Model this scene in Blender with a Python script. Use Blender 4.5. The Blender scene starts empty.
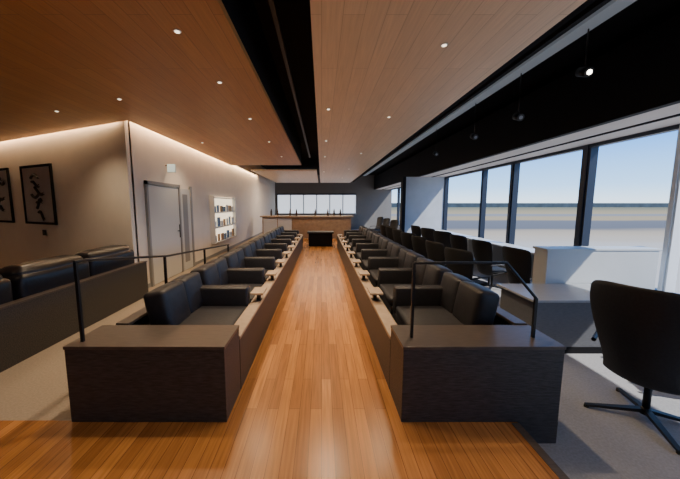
import bpy, bmesh, math, random
from mathutils import Vector, Matrix
random.seed(4)
C=bpy.context.scene.collection

# ---------------- materials ----------------
def nt(name):
    m=bpy.data.materials.new(name); m.use_nodes=True
    n=m.node_tree; b=n.nodes['Principled BSDF']; return m,n,b
def mat(name,col,rough=.5,metal=0,noise=0,scale=20,bump=0,stretch=(1,1,1),emit=None,es=0,spec=.5):
    m,n,b=nt(name)
    b.inputs['Base Color'].default_value=(*col,1); b.inputs['Roughness'].default_value=rough
    b.inputs['Metallic'].default_value=metal; b.inputs['Specular IOR Level'].default_value=spec
    if emit:
        b.inputs['Emission Color'].default_value=(*emit,1); b.inputs['Emission Strength'].default_value=es
    if noise or bump:
        tc=n.nodes.new('ShaderNodeTexCoord'); mp=n.nodes.new('ShaderNodeMapping'); mp.inputs['Scale'].default_value=stretch
        ns=n.nodes.new('ShaderNodeTexNoise'); ns.inputs['Scale'].default_value=scale; ns.inputs['Detail'].default_value=5
        n.links.new(tc.outputs['Object'],mp.inputs[0]); n.links.new(mp.outputs[0],ns.inputs['Vector'])
        if noise:
            r=n.nodes.new('ShaderNodeValToRGB')
            r.color_ramp.elements[0].position=.3; r.color_ramp.elements[1].position=.7
            r.color_ramp.elements[0].color=(*[c*(1-noise) for c in col],1)
            r.color_ramp.elements[1].color=(*[min(1,c*(1+noise)) for c in col],1)
            n.links.new(ns.outputs['Fac'],r.inputs[0]); n.links.new(r.outputs[0],b.inputs['Base Color'])
        if bump:
            bp=n.nodes.new('ShaderNodeBump'); bp.inputs['Strength'].default_value=bump; bp.inputs['Distance'].default_value=.01
            n.links.new(ns.outputs['Fac'],bp.inputs['Height']); n.links.new(bp.outputs[0],b.inputs['Normal'])
    return m
def planks(name,c1,c2,cm,length,width,rough,mortar=.002,grain=.25,spec=.5):
    m,n,b=nt(name); L=n.links
    tc=n.nodes.new('ShaderNodeTexCoord'); mp=n.nodes.new('ShaderNodeMapping'); mp.inputs['Rotation'].default_value=(0,0,math.pi/2)
    L.new(tc.outputs['Object'],mp.inputs[0])
    br=n.nodes.new('ShaderNodeTexBrick'); br.inputs['Scale'].default_value=1
    br.inputs['Brick Width'].default_value=length; br.inputs['Row Height'].default_value=width
    br.inputs['Mortar Size'].default_value=mortar; br.inputs['Color1'].default_value=(*c1,1); br.inputs['Color2'].default_value=(*c2,1)
    br.inputs['Mortar'].default_value=(*cm,1); br.inputs['Bias'].default_value=0; br.offset=.37; br.squash=1
    L.new(mp.outputs[0],br.inputs['Vector'])
    mp2=n.nodes.new('ShaderNodeMapping'); mp2.inputs['Scale'].default_value=(40,1.5,40)
    L.new(tc.outputs['Object'],mp2.inputs[0])
    ns=n.nodes.new('ShaderNodeTexNoise'); ns.inputs['Scale'].default_value=1.5; ns.inputs['Detail'].default_value=6
    L.new(mp2.outputs[0],ns.inputs['Vector'])
    mr=n.nodes.new('ShaderNodeMapRange'); mr.inputs['To Min'].default_value=1-grain; mr.inputs['To Max'].default_value=1+grain
    mr.inputs['From Min'].default_value=.3; mr.inputs['From Max'].default_value=.7
    L.new(ns.outputs['Fac'],mr.inputs['Value'])
    mx=n.nodes.new('ShaderNodeVectorMath'); mx.operation='SCALE'
    L.new(br.outputs['Color'],mx.inputs[0]); L.new(mr.outputs[0],mx.inputs['Scale'])
    L.new(mx.outputs[0],b.inputs['Base Color']); b.inputs['Roughness'].default_value=rough
    b.inputs['Specular IOR Level'].default_value=spec
    return m
M=dict(
 floor=planks('oak_floor',(.44,.195,.060),(.28,.115,.034),(.12,.05,.018),1.1,.085,.27,.0018,.22),
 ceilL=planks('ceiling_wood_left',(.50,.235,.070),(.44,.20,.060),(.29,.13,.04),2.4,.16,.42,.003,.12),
 ceilR=planks('ceiling_wood_right',(.78,.60,.38),(.73,.56,.35),(.56,.42,.25),2.4,.16,.40,.003,.08),  # daylight on this wood is painted in as a lighter base colour
 carpetL=mat('carpet_beige',(.30,.25,.20),.95,noise=.12,scale=60,bump=.3),
 carpetR=mat('carpet_grey',(.27,.275,.29),.9,noise=.12,scale=60,bump=.3),
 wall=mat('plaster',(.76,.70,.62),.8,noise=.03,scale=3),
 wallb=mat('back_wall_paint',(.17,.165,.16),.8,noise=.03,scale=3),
 wallg=mat('wall_grey',(.44,.48,.54),.7,noise=.05,scale=3),
 white=mat('white_laminate',(.60,.61,.61),.4,noise=.02,scale=5),
 desk=mat('desk_laminate',(.50,.53,.55),.4,noise=.02,scale=5),
 soffit=mat('soffit_paint',(.72,.66,.60),.7,noise=.03,scale=3),
 black=mat('matte_black',(.007,.007,.009),.8,noise=.2,scale=8,spec=.15),
 beam=mat('black_beam',(.007,.0065,.009),.7,noise=.2,scale=2,spec=.2),
 metal=mat('black_steel',(.013,.013,.014),.4,metal=.3),
 box=mat('dark_textured_wood',(.040,.038,.038),.5,noise=.45,scale=14,bump=.35,stretch=(1,6,6)),
 boxtop=mat('dark_veneer_top',(.080,.064,.054),.34,noise=.25,scale=10,stretch=(1,8,1)),
 trim=mat('light_wood_trim',(.38,.29,.21),.4,noise=.12,scale=15),
 barwood=mat('bar_wood',(.30,.20,.12),.45,noise=.15,scale=8),
 leather=mat('charcoal_leather',(.013,.013,.018),.5,noise=.25,scale=25,bump=.15),
 leather2=mat('black_leather',(.009,.009,.012),.33,noise=.2,scale=30,bump=.1),
 shell=mat('chair_fabric',(.011,.012,.017),.55,noise=.25,scale=60,bump=.2),
 shellg=mat('chair_fabric_grey',(.020,.0195,.020),.6,noise=.2,scale=60,bump=.2,spec=.3),
 frame=mat('window_frame',(.02,.027,.045),.4,metal=.3),
 framew=mat('window_column_light',(.75,.78,.80),.5),
 counter=mat('grey_counter',(.11,.115,.13),.4,noise=.15,scale=20,stretch=(1,5,5)),
 countertop=mat('grey_countertop',(.32,.34,.37),.3,noise=.06,scale=10),
 door=mat('door_paint',(.60,.60,.58),.5),
 doorf=mat('door_frame',(.26,.26,.26),.5),
 niche=mat('niche_light',(.9,.8,.6),.5,emit=(1,.80,.55),es=1.6),
 lamp=mat('lamp_glow',(1,.9,.8),.5,emit=(1,.85,.65),es=2.5),
 spotlens=mat('spot_lens_glow',(1,.9,.8),.5,emit=(1,.9,.75),es=12),
 paper=mat('paper',(.50,.49,.47),.8,noise=.06,scale=6),
 ink=mat('ink',(.01,.01,.01),.7),
 green=mat('exit_sign_face',(.6,.75,.75),.5,emit=(.6,.85,.85),es=.5),
 backlit=mat('backlit_panel',(.8,.85,.9),.5,emit=(.78,.87,1),es=1.1),
 reflection=mat('glass_reflection_glow',(.30,.33,.37),.4,emit=(.55,.64,.75),es=.13),  # weak emission paints windows reflected in glass, not a lamp
 grey=mat('lens_grey',(.3,.32,.35),.3),
 book1=mat('brochure_paper_tan',(.35,.22,.12),.6), book2=mat('brochure_paper_blue',(.12,.2,.32),.6), book3=mat('brochure_paper_white',(.7,.7,.66),.6),
 tree=mat('far_trees',(.04,.06,.075),.9,noise=.3,scale=.05),
 bottle=mat('bottle',(.05,.03,.02),.2),
)
# ---------------- mesh helpers ----------------
def obj(name,me,m=None,parent=None):
    o=bpy.data.objects.new(name,me); C.objects.link(o)
    if m: me.materials.append(m)
    if parent: o.parent=parent
    return o
def empty(name,loc=(0,0,0),rz=0):
    e=bpy.data.objects.new(name,None); C.objects.link(e); e.location=loc; e.rotation_euler=(0,0,rz); e.empty_display_size=.1
    return e
def box(name,x0,x1,y0,y1,z0,z1,m,parent=None,bev=0,seg=2,rot=None,sub=0,bulge=0):
    if x0>x1:x0,x1=x1,x0
    if y0>y1:y0,y1=y1,y0
    bm=bmesh.new(); bmesh.ops.create_cube(bm,size=1)
    c=Vector(((x0+x1)/2,(y0+y1)/2,(z0+z1)/2)); s=Vector((x1-x0,y1-y0,z1-z0))
    for v in bm.verts: v.co=Vector((v.co.x*s.x,v.co.y*s.y,v.co.z*s.z))
    if bev: bmesh.ops.bevel(bm,geom=bm.edges[:],offset=bev,segments=seg,profile=.5,affect='EDGES')
    if bulge:
        bmesh.ops.subdivide_edges(bm,edges=[e for e in bm.edges if e.calc_length()>.12],cuts=4,use_grid_fill=True)
        for v in bm.verts:
            a=[abs(v.co[i])/(s[i]/2) for i in range(3)]
            for i in range(3):
                j,k=(i+1)%3,(i+2)%3
                if a[i]>.9: v.co[i]+=math.copysign(bulge*(1-a[j]**2)*(1-a[k]**2),v.co[i])
    if rot: bmesh.ops.rotate(bm,verts=bm.verts,cent=(0,0,0),matrix=Matrix.Rotation(rot[1],3,rot[0]))
    bmesh.ops.translate(bm,verts=bm.verts,vec=c)
    me=bpy.data.meshes.new(name); bm.to_mesh(me); bm.free()
    if bulge or bev>.02:
        for p in me.polygons:p.use_smooth=True
    return obj(name,me,m,parent)
def cyl(name,p0,p1,r,m,parent=None,r2=None,n=20):
    p0=Vector(p0);p1=Vector(p1); d=p1-p0
    bm=bmesh.new(); bmesh.ops.create_cone(bm,cap_ends=True,segments=n,radius1=r,radius2=r if r2 is None else r2,depth=d.length)
    q=d.to_track_quat('Z','Y').to_matrix()
    for v in bm.verts: v.co=q@v.co+(p0+p1)/2
    me=bpy.data.meshes.new(name); bm.to_mesh(me); bm.free()
    for p in me.polygons:p.use_smooth=len(p.vertices)==4
    return obj(name,me,m,parent)
def poly(name,verts,faces,m,parent=None):
    me=bpy.data.meshes.new(name); me.from_pydata(verts,[],faces); me.update(); return obj(name,me,m,parent)
def prism(name,pts,z0,z1,m,parent=None):
    n=len(pts); v=[(x,y,z0) for x,y in pts]+[(x,y,z1) for x,y in pts]
    f=[tuple(range(n))[::-1],tuple(range(n,2*n))]+[(i,(i+1)%n,(i+1)%n+n,i+n) for i in range(n)]
    return poly(name,v,f,m,parent)
def tube(name,pts,r,m,parent=None):
    cu=bpy.data.curves.new(name,'CURVE'); cu.dimensions='3D'; cu.bevel_depth=r; cu.bevel_resolution=3
    s=cu.splines.new('POLY'); s.points.add(len(pts)-1)
    for i,p in enumerate(pts): s.points[i].co=(*p,1)
    cu.materials.append(m); o=bpy.data.objects.new(name,cu); C.objects.link(o)
    if parent:o.parent=parent
    return o
def area(name,loc,rot,sx,sy,e,col):
    l=bpy.data.lights.new(name,'AREA'); l.shape='RECTANGLE'; l.size=sx;l.size_y=sy;l.energy=e;l.color=col
    o=bpy.data.objects.new(name,l);C.objects.link(o);o.location=loc;o.rotation_euler=rot;return o

# ---------------- room shell ----------------
ZC=3.0; LOW=-.17; YB=22; YF=-4; XW=4.9; XL=-3.36; YC=5.3; PX=1.45
WR=(-.9107,.413)
box('floor_wood_platform',-9.5,PX,YF,2.07,-.16,0,M['floor'])
box('floor_aisle',-1.86,PX,2.07,YB,-.16,0,M['floor'])
box('floor_carpet_left',-9.5,-1.86,2.07,YB,-.16,0,M['carpetL'])
box('floor_carpet_window',PX,XW+.1,YF,YB,LOW-.1,LOW,M['carpetR'])
box('floor_slab',-9.5,PX,YF,YB,LOW-.1,-.16,M['black'])
box('trim_step_nosing',PX-.05,PX+.006,YF,2.04,-.03,.004,M['boxtop'])
pl=[(-9.5,YF),(-.72,YF),(-.72,10.9),(XL+.12,10.9),(XL+.12,YC-.09),(-9.5,YC-.09+2.72)]
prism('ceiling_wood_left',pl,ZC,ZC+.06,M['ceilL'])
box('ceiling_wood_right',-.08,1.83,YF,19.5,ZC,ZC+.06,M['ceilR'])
box('ceiling_upper',-9.6,XW+.3,YF,YB,3.75,3.85,M['black'])
box('ceiling_glass_reflection',3.0,3.2,YF,YB,3.66,3.745,M['reflection'])  # glowing strip added to imitate the window reflection up here
for i,(x0,x1) in enumerate([(-.8,-.72),(-.08,0)]):
    box('trim_slot_fascia_%d'%i,x0,x1,YF,10.9,ZC+.06,3.74,M['black'])
box('trim_track_right',1.95,2.0,YF,19,3.0,3.04,M['black'])
box('trim_slot_track',-.42,-.38,YF,10.5,3.2,3.24,M['metal'])
box('ceiling_cross_fascia',-3.2,-.8,10.84,10.9,ZC+.06,3.74,M['black'])
box('ceiling_beam',3.8,3.9,YF,YB,2.70,3.62,M['beam'])
box('ceiling_window_soffit',3.9,XW+.25,YF,YB,2.70,2.8,M['soffit'])
box('trim_window_soffit_line',4.35,4.41,YF,YB,2.685,2.699,M['black'])
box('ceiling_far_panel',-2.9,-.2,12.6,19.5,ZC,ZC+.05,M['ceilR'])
box('wall_left',XL-.15,XL,YC+.1,YB,0,3.74,M['wall'])
def wp(t,n=0):
    return (XL+WR[0]*t-WR[1]*n, YC+WR[1]*t+WR[0]*n)
L=6.8
prism('wall_left_angled',[wp(0),wp(L),(wp(L)[0],wp(L)[1]+.2),(XL,YC+.15)][::-1],0,3.74,M['wall'])
box('wall_far_left',-9.6,-9.5,YF,8.2,0,3.74,M['wall'])
box('wall_camera_side',-9.6,XW+.2,YF-.1,YF,LOW,3.85,M['wall'])
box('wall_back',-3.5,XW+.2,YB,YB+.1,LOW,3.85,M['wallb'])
box('wall_window_sill',XW,XW+.15,YF,YB,LOW-.1,.3,M['wallg'])
box('wall_window_head',XW+.1,XW+.25,YF,YB,2.8,3.85,M['black'])
box('wall_partition',3.35,XW-.01,12.1,12.3,LOW,2.699,M['wallg'])
box('wall_partition_edge',3.22,3.35,12.05,12.35,LOW,2.699,M['beam'])
box('baseboard_left',XL,XL+.015,YC+.05,YB,0,.08,M['doorf'])
cols=[(4.22,'framew',.05),(5.7,'frame',.09),(7.86,'frame',.08),(9.3,'frame',.05),(12.1,'frame',.05),(14.5,'frame',.06),(17,'frame',.06),(19.5,'frame',.06),(2.4,'frame',.08),(0,'frame',.06),(-2.2,'frame',.08)]
for i,(y,mm,w) in enumerate(cols):
    e=empty('window_%d'%(i+1),(XW+.06,y,0))
    box('mullion',-.055,.085,-w,w,.3,2.7,M[mm],e)
    box('pressure_plate',-.075,-.056,-w*.5,w*.5,.3,2.69,M[mm],e)
box('trim_window_head',XW,XW+.12,YF,YB,2.64,2.7,M['frame'])
box('trim_window_bottom',XW,XW+.12,YF,YB,.3,.36,M['frame'])

def door():
    e=empty('door_1',(XL,0,0))
    y0,y1=5.75,7.05
    box('leaf',.002,.03,y0+.06,y1,.01,1.98,M['door'],e,bev=.004)
    box('jamb_a',.002,.05,y0,y0+.06,0,2.06,M['doorf'],e); box('jamb_b',.002,.05,y1,y1+.06,0,2.06,M['doorf'],e)
    box('head',.002,.05,y0,y1+.06,1.99,2.06,M['doorf'],e)
    box('leaf_side',.002,.03,y1+.06,y1+.62,.01,1.98,M['door'],e)
    box('glass_strip',.031,.036,y1+.2,y1+.45,.2,1.85,M['doorf'],e)
    box('jamb_c',.002,.05,y1+.62,y1+.70,0,2.06,M['doorf'],e)
    cyl('handle',(.08,y1-.12,.85),(.08,y1-.12,1.15),.012,M['metal'],e)
    cyl('handle_mount',(.03,y1-.12,1.0),(.08,y1-.12,1.0),.01,M['metal'],e)
door()
e=empty('exit_sign',(XL,6.6,2.38)); box('arm',.0,.06,-.01,.01,.05,.07,M['metal'],e); box('body',.04,.22,-.02,.02,-.09,.09,M['framew'],e,bev=.005); box('face',.05,.21,-.024,-.0205,-.08,.08,M['green'],e)
e=empty('brochure_rack',(XL,9.1,0))
box('back',.002,.02,0,2.2,.45,1.85,M['niche'],e)
box('side_a',.002,.14,-.05,0,.42,1.88,M['white'],e); box('side_b',.002,.14,2.2,2.25,.42,1.88,M['white'],e)
for k in range(4):
    z=.45+.46*k; box('shelf_%d'%k,.002,.16,0,2.2,z-.03,z,M['white'],e)
    if k<3:
        for j in range(7):
            h=random.uniform(.16,.30); box('booklet_%d_%d'%(k,j),.06,.09,.08+j*.30,.08+j*.30+random.uniform(.14,.24),z+.005,z+h,M[random.choice(['book1','book2','book3'])],e)
def artwork(t,w,seed):
    r=random.Random(seed); x,y=wp(t,.005); e=empty('calligraphy_picture',(x,y,1.81),math.atan2(WR[1],WR[0])+math.pi)
    w2=w/2;h=.58
    box('paper',-w2,w2,-.02,-.004,-h,h,M['paper'],e)
    for nme,a in dict(frame_l=(-w2-.05,-w2,-h-.05,h+.05),frame_r=(w2,w2+.05,-h-.05,h+.05),frame_t=(-w2,w2,h,h+.05),frame_b=(-w2,w2,-h-.05,-h)).items():
        box(nme,a[0],a[1],-.04,-.004,a[2],a[3],M['black'],e)
    for k in range(7):
        zc=.36-.12*k; pts=[]
        x0=r.uniform(-.25,.0);dx=r.uniform(.2,.4);dz=r.uniform(-.14,.12)
        for q in range(6):
            u=q/5; pts.append((x0+dx*u,-.024,zc+dz*u+.05*math.sin(u*5+k)))
        tube('brush_stroke_%d'%k,pts,.03,M['ink'],e)
artwork(2.98,1.15,1); artwork(4.72,1.0,5)
x,y=wp(2.9,.005); e=empty('wall_switch',(x,y,1.0),math.atan2(WR[1],WR[0])+math.pi); box('plate',-.07,.07,-.02,-.004,-.06,.06,M['ink'],e,bev=.003); box('rocker',-.03,.03,-.026,-.02,-.03,.03,M['metal'],e)

# ---------------- aisle seating rows ----------------
def lounge_seat(s,y0,w=.86):
    e=empty('lounge_armchair',(0,y0,0))
    X=lambda v:s*v
    box('seat_base',X(.84),X(1.62),.01,w,.281,.37,M['leather'],e,bev=.015)
    box('seat_cushion',X(.83),X(1.45),.02,w-.15,.37,.48,M['leather'],e,bev=.03,seg=3,bulge=.012)
    for q in (0,1):
        a=.02+q*(w-.04)/2
        box('back_cushion_%d'%q,X(1.36),X(1.56),a,a+(w-.04)/2-.004,.45,.83,M['leather'],e,bev=.035,seg=3,rot=('Y',s*.18),bulge=.012)
    box('arm',X(.83),X(1.42),w-.15,w,.37,.68,M['leather'],e,bev=.025,seg=3)
def seat_row(s,xi):
    e=empty('seating_plinth',(0,0,0)); y1=11.2
    box('kerb',s*xi,s*(xi+.08),2.45,y1,0.0,.455,M['box'],e)
    box('kerb_lip',s*(xi-.006),s*(xi+.12),2.45,y1,.455,.485,M['trim'],e,bev=.004)
    box('plinth',s*(xi+.08),s*1.44,2.45,y1,0.0,.28,M['box'],e)
    zb=0 if s<0 else LOW
    box('rear_plinth',s*1.455,s*1.66,2.45,y1,zb,.28,M['box'],e)
    box('rear_panel',s*1.66,s*1.74,2.45,y1,zb,.57,M['box'],e)
    box('rear_cap',s*1.64,s*1.75,2.45,y1,.571,.60,M['boxtop'],e,bev=.004)
    xo=1.85 if s<0 else 1.75
    g=empty('seating_end_cabinet',(0,0,0))
    box('body',s*xi,s*xo,2.05,2.44,.002,.565,M['box'],g,bev=.003)
    if s>0: box('body_lower',1.46,xo,2.05,2.44,zb,.0019,M['box'],g)
    box('top_board',s*(xi-.005),s*(xo+.005),2.045,2.44,.566,.59,M['boxtop'],g,bev=.003)
    k=0; y=2.55
    while y<10.8:
        lounge_seat(s,y)
        if k>0:
            t=empty('side_table',(s*(xi+.04),y-.05,.486)); box('top',-.075,.075,-.13,.13,.09,.115,M['trim'],t,bev=.006); box('leg',-.02,.02,-.03,.03,.002,.09,M['metal'],t); box('foot',-.035,.035,-.05,.05,.0,.004,M['metal'],t)
        y+=.95;k+=1
seat_row(-1,.70); seat_row(1,.59)

# rails
e=empty('handrail',(0,0,0)); X=-1.775
def lerp(y): return 1.19 if y<=2.2 else (1.19-(y-2.2)*.145 if y<3.4 else 1.016-(y-3.4)*.075)
tube('top_rail',[(X,y,lerp(y)) for y in (2.12,2.2,3.4,4.6,5.7)],.012,M['metal'],e)
box('post_0',X-.010,X+.010,2.12,2.14,.591,1.19,M['metal'],e)
for i,y in enumerate((3.35,4.5,5.65)): box('post_%d'%(i+1),X-.012,X+.012,y-.012,y+.012,0,lerp(y),M['metal'],e)
e=empty('handrail',(0,0,0))
tube('top_rail',[(.69,2.2,1.17),(1.38,2.2,1.17),(1.62,2.2,.90)],.011,M['metal'],e)
box('post_0',.68,.70,2.19,2.21,.591,1.17,M['metal'],e)
box('post_1',1.61,1.63,2.19,2.21,.591,.90,M['metal'],e)

# ---------------- left low wall and sofas ----------------
box('wall_low_partition',-3.16,-3.08,-1.0,5.2,0,.60,M['box'])
box('trim_low_partition_cap',-3.17,-3.07,-1.0,5.2,.601,.62,M['boxtop'])
for y in (1.05,2.08,3.12,4.12):
    e=empty('leather_sofa',(0,y,0)); w=.96
    box('base',-4.0,-3.2,.0,w,.08,.34,M['leather2'],e,bev=.02)
    box('seat',-4.0,-3.45,.0,w,.34,.48,M['leather2'],e,bev=.04,bulge=.02)
    box('back',-3.46,-3.19,.0,w,.34,.86,M['leather2'],e,bev=.06,seg=4,rot=('Y',.03),bulge=.02)
    box('back_pillow',-3.52,-3.22,.03,w-.03,.72,.93,M['leather2'],e,bev=.08,seg=4,bulge=.02)
    for a in (.06,w-.1):
        for b in (-3.95,-3.27): cyl('leg_%d_%d'%(a*10,b*-10),(b,a,0),(b,a,.09),.02,M['metal'],e)

# ---------------- swivel chairs ----------------
def swivel(loc,face,sc=1.0,hw=.31,fab='shell'):
    e=empty('swivel_lounge_chair',loc,face); e.scale=(sc,)*3
    prof=[(.30,.40),(.22,.42),(.08,.40),(-.08,.37),(-.2,.35),(-.28,.40),(-.325,.52),(-.365,.68),(-.40,.84),(-.43,1.0),(-.45,1.13),(-.455,1.18)]
    wid=[.78,.88,.92,.90,.80,.72,.76,.88,.99,1.06,1.02,.90]
    NU=9; V=[];F=[]
    for i,(px,pz) in enumerate(prof):
        back=min(1,max(0,(i-3)/3))
        for j in range(NU):
            u=-1+2*j/(NU-1)
            V.append((px+back*.13*u*u,u*hw*wid[i],pz+(1-back)*.06*u*u+(.0)-(.03*u**4 if i==len(prof)-1 else 0)))
    for i in range(len(prof)-1):
        for j in range(NU-1):
            a=i*NU+j; F.append((a,a+1,a+NU+1,a+NU))
    o=poly('shell',V,F,M[fab],e)
    for p in o.data.polygons:p.use_smooth=True
    s=o.modifiers.new('s','SOLIDIFY'); s.thickness=.03; s.offset=0
    s=o.modifiers.new('sub','SUBSURF'); s.levels=s.render_levels=2
    box('seat_cushion',-.2,.26,-hw*.75,hw*.75,.42,.50,M[fab],e,bev=.025,bulge=.012)
    for sg in (-1,1):
        tube('arm_%d'%(sg+1),[(-.27,sg*hw*.90,.62),(-.1,sg*hw*1.04,.64),(.14,sg*hw*1.02,.63),(.2,sg*hw*.9,.46)],.017,M['leather'],e)
    cyl('column',(0,0,.05),(0,0,.37),.025,M['metal'],e)
    cyl('mount',(0,0,.33),(0,0,.37),.09,M['metal'],e,r2=.14)
    cyl('hub',(0,0,.045),(0,0,.10),.045,M['metal'],e,r2=.03)
    for k in range(4):
        a=math.pi/4+k*math.pi/2
        d=Vector((math.cos(a),math.sin(a),0)); n=Vector((-d.y,d.x,0))
        v=[]
        for r,w,z0,z1 in ((.0,.025,.06,.09),(.40,.016,.012,.03)):
            for q in (-1,1):
                for z in (z0,z1): p=d*r+n*w*q; v.append((p.x,p.y,z))
        poly('foot_%d'%k,v,[(0,1,3,2),(4,6,7,5),(0,4,5,1),(2,3,7,6),(1,5,7,3),(0,2,6,4)],M['metal'],e)
        p=d*.39; cyl('glide_%d'%k,(p.x,p.y,0),(p.x,p.y,.014),.018,M['metal'],e)
swivel((2.70,2.32,LOW),math.radians(24),1.0,.31)
swivel((3.75,2.55,LOW),math.radians(160),1.0,.30)
for i in range(7):
    swivel((2.6,5.2+i*1.0,LOW),math.radians(20+random.uniform(-12,12)),.88,.34,fab='shellg')
for i in range(6):
    swivel((3.6,5.1+i*1.1,LOW),math.radians(20+random.uniform(-15,15)),.90,.34,fab='shellg')
e=empty('service_counter',(0,0,0))
box('body',2.52,4.1,3.42,4.1,LOW,.47,M['counter'],e,bev=.004)
box('top',2.46,4.15,3.37,4.12,.471,.50,M['countertop'],e,bev=.004)
box('kick',2.6,4.0,3.41,3.42,LOW,LOW+.08,M['black'],e)
e=empty('white_desk',(0,0,0))
box('front_panel',3.16,4.72,4.14,4.18,LOW,.96,M['desk'],e,bev=.004)
box('top',3.14,4.75,4.13,4.42,.961,.99,M['desk'],e,bev=.005)
box('side_a',3.16,3.20,4.18,4.40,LOW,.96,M['desk'],e); box('side_b',4.68,4.72,4.18,4.40,LOW,.96,M['desk'],e)
e=empty('drinking_glass',(3.45,3.7,.501)); cyl('glass_wall',(0,0,0),(0,0,.11),.03,M['countertop'],e,r2=.038); cyl('glass_rim',(0,0,.11),(0,0,.115),.038,M['white'],e,r2=.036)
e=empty('window_bench_counter',(0,0,0))
box('top',4.45,4.86,5.0,12.0,.56,.60,M['desk'],e,bev=.005)
box('panel',4.78,4.82,5.0,12.0,LOW,.56,M['desk'],e)
for k in range(6): box('support_%d'%k,4.5,4.78,5.2+k*1.3,5.24+k*1.3,LOW,.56,M['desk'],e)

# ---------------- far end ----------------
e=empty('console_cabinet',(0,0,0))
box('body',-.5,.42,11.5,12.0,.0,.50,M['black'],e,bev=.005); box('top',-.55,.47,11.45,12.05,.501,.56,M['metal'],e,bev=.005)
e=empty('bar_counter',(0,0,0))
box('front',-2.8,1.4,14.2,14.3,0,1.02,M['barwood'],e); box('body',-2.75,1.35,14.3,14.8,0,1.02,M['barwood'],e); box('top',-2.9,1.5,14.1,14.9,1.021,1.08,M['trim'],e,bev=.006)
for k in range(6): box('front_panel_%d'%k,-2.75+k*.69,-2.10+k*.69,14.18,14.199,.1,.95,M['white' if k<2 else 'barwood'],e)
e=empty('window_back_display',(0,0,0))
for k in range(6):
    x0=-3.2+k*.95
    box('pane_%d'%k,x0+.03,x0+.92,YB-.06,YB-.02,1.0,2.3,M['backlit'],e)
    box('mullion_%d'%k,x0-.03,x0+.03,YB-.1,YB-.01,.95,2.35,M['frame'],e)
box('head',-3.2,2.5,YB-.12,YB-.01,2.3,2.4,M['frame'],e); box('sill',-3.2,2.5,YB-.4,YB-.01,.92,1.0,M['white'],e)
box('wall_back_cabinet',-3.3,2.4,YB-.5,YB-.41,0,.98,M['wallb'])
for k,x in enumerate((-2.4,-2.1,-1.5,-1.2,-.3,.3,.6,.9)):
    e=empty('bottle',(x,14.4,1.081)); cyl('body',(0,0,0),(0,0,.2),.045,M['bottle'],e); cyl('neck',(0,0,.2),(0,0,.33),.04,M['bottle'],e,r2=.014)
for y in (13.0,14.6,16.2):
    swivel((2.9,y,LOW),math.radians(200),.95)

# ---------------- lights ----------------
K=2.8
def down(x,y,z=ZC,spot=0,r=.020):
    e=empty('ceiling_downlight',(x,y,z)); cyl('ring',(0,0,-.006),(0,0,0),r+.012,M['white'],e); cyl('lamp',(0,0,-.010),(0,0,-.006),r,M['lamp'],e)
    if spot:
        l=bpy.data.lights.new('downlight_beam','SPOT'); l.energy=spot*K; l.spot_size=math.radians(120); l.spot_blend=.8; l.color=(1,.74,.47); l.shadow_soft_size=.05
        o=bpy.data.objects.new('beam',l); C.objects.link(o); o.parent=e; o.location=(0,0,-.03)
for y in (2.61,3.63,5.1,6.9,9.0): down(-1.17,y,spot=45 if y<7 else 40)
for y in (-1,.8): down(-1.17,y,spot=12)
for x,y in ((-2.69,4.18),(-2.7,7.0),(-3.98,4.7)): down(x,y,spot=22)
for x,y in ((-4.2,1.0),(-6.5,3.0)): down(x,y,spot=14)
for y in (.6,2.82,5.0,8.4,12,16): down(1.08,y,spot=20 if y<1 else (45 if y<12 else 40))
for y in (4.6,6.8,9,13): down(.1,y,spot=60)
def strip(name,p0,p1,z,w,e):
    p0=Vector((*p0,z));p1=Vector((*p1,z)); d=p1-p0
    o=area(name,(p0+p1)/2,(0,0,math.atan2(d.y,d.x)),d.length,w,e,(1,.66,.36)); return o
strip('cove_light_side',(XL+.06,YC+.1),(XL+.06,16),ZC+.12,.04,115)
strip('cove_light_angled',wp(.1,.05),wp(6.2,.05),ZC+.12,.04,60)
def tspot(x,y,z,on):
    e=empty('track_spotlight',(x,y,z)); cyl('stem',(0,0,.05),(0,0,3.66-z),.008,M['metal'],e)
    cyl('head',(0,.07,.03),(0,-.07,-.03),.055,M['metal'],e); cyl('yoke',(0,0,0),(0,0,.07),.012,M['metal'],e)
    cyl('lens',(0,-.07,-.03),(0,-.075,-.032),.028,M['spotlens'] if on else M['grey'],e)
tspot(3.15,3.8,3.18,True); tspot(3.15,5.0,3.0,False); tspot(3.15,6.4,3.0,False); tspot(3.15,8.5,3.0,False)
l=bpy.data.lights.new('sun','SUN'); l.energy=8; l.angle=.01; l.color=(1,.95,.88)
o=bpy.data.objects.new('sun',l); C.objects.link(o); o.rotation_euler=Vector((-.58,.42,-.75)).to_track_quat('-Z','Y').to_euler()
area('bar_area_light',(-.6,15.8,2.9),(0,0,0),4,.6,110,(1,.82,.62))  # bare area light above the bar, without a fixture

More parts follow.
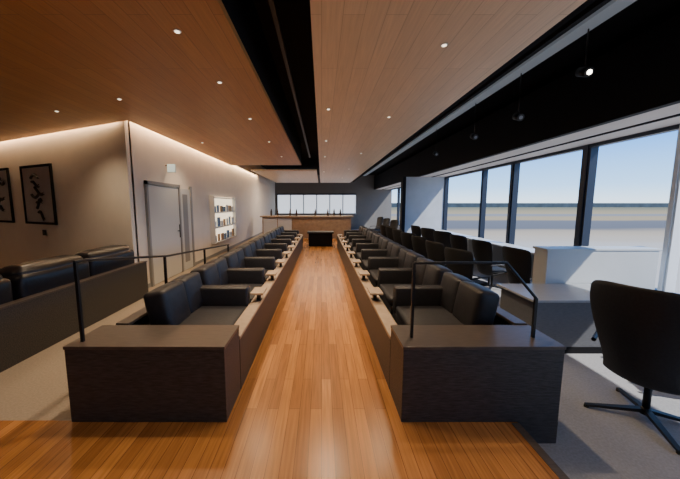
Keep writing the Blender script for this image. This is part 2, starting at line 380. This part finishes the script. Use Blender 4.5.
# ---------------- outside ----------------
def ground():
    m,n,b=nt('airfield'); L=n.links
    tc=n.nodes.new('ShaderNodeTexCoord'); sp=n.nodes.new('ShaderNodeSeparateXYZ'); L.new(tc.outputs['Object'],sp.inputs[0])
    mpn=n.nodes.new('ShaderNodeMapping'); mpn.inputs['Scale'].default_value=(.3,1,1); L.new(tc.outputs['Object'],mpn.inputs[0])
    ns=n.nodes.new('ShaderNodeTexNoise'); ns.inputs['Scale'].default_value=.05; ns.inputs['Detail'].default_value=6; L.new(mpn.outputs[0],ns.inputs['Vector'])
    ad=n.nodes.new('ShaderNodeMath'); ad.operation='MULTIPLY_ADD'; L.new(ns.outputs['Fac'],ad.inputs[0]); ad.inputs[1].default_value=25; L.new(sp.outputs['Y'],ad.inputs[2])
    mr=n.nodes.new('ShaderNodeMapRange'); mr.inputs['From Max'].default_value=1000; L.new(ad.outputs[0],mr.inputs['Value'])
    r=n.nodes.new('ShaderNodeValToRGB'); r.color_ramp.interpolation='LINEAR'
    st=[(0,(.42,.38,.34)),(.07,(.36,.32,.27)),(.085,(.34,.27,.19)),(.10,(.30,.24,.17)),(.108,(.11,.11,.115)),(.155,(.12,.12,.125)),(.165,(.29,.22,.13)),(.21,(.27,.21,.13)),(.22,(.19,.18,.17)),(.26,(.19,.18,.17)),(.27,(.28,.22,.13)),(.6,(.16,.15,.10))]
    el=r.color_ramp.elements
    el[0].position=0;el[0].color=(*st[0][1],1); el[1].position=st[-1][0];el[1].color=(*st[-1][1],1)
    for p,c in st[1:-1]: q=el.new(p);q.color=(*c,1)
    L.new(mr.outputs[0],r.inputs[0]); L.new(r.outputs[0],b.inputs['Base Color']); b.inputs['Roughness'].default_value=1; b.inputs['Specular IOR Level'].default_value=0
    box('ground_airfield',-200,3000,-400,3000,-6.5,-6,m)
ground()
box('far_tree_line',0,3000,900,930,-6,7,M['tree'])

w=bpy.data.worlds.new('sky'); bpy.context.scene.world=w; w.use_nodes=True; n=w.node_tree
bg=n.nodes['Background']; tc=n.nodes.new('ShaderNodeTexCoord'); sp=n.nodes.new('ShaderNodeSeparateXYZ'); r=n.nodes.new('ShaderNodeValToRGB')
n.links.new(tc.outputs['Generated'],sp.inputs[0]); n.links.new(sp.outputs['Z'],r.inputs[0]); n.links.new(r.outputs[0],bg.inputs[0])
e0=r.color_ramp.elements; e0[0].position=0; e0[0].color=(.62,.75,.86,1); e0[1].position=.6; e0[1].color=(.16,.34,.72,1)
q=e0.new(.05); q.color=(.30,.55,.88,1); q=e0.new(.16); q.color=(.075,.30,.80,1)
bg.inputs[1].default_value=3.0

cd=bpy.data.cameras.new('camera'); cam=bpy.data.objects.new('camera',cd); C.objects.link(cam)
cam.location=(0,0,1.6); cam.rotation_euler=(math.radians(90-6.6),0,0); cd.sensor_width=36; cd.lens=300/680*36; cd.shift_x=.0272; cd.clip_end=5000; cd.clip_start=.05
bpy.context.scene.camera=cam
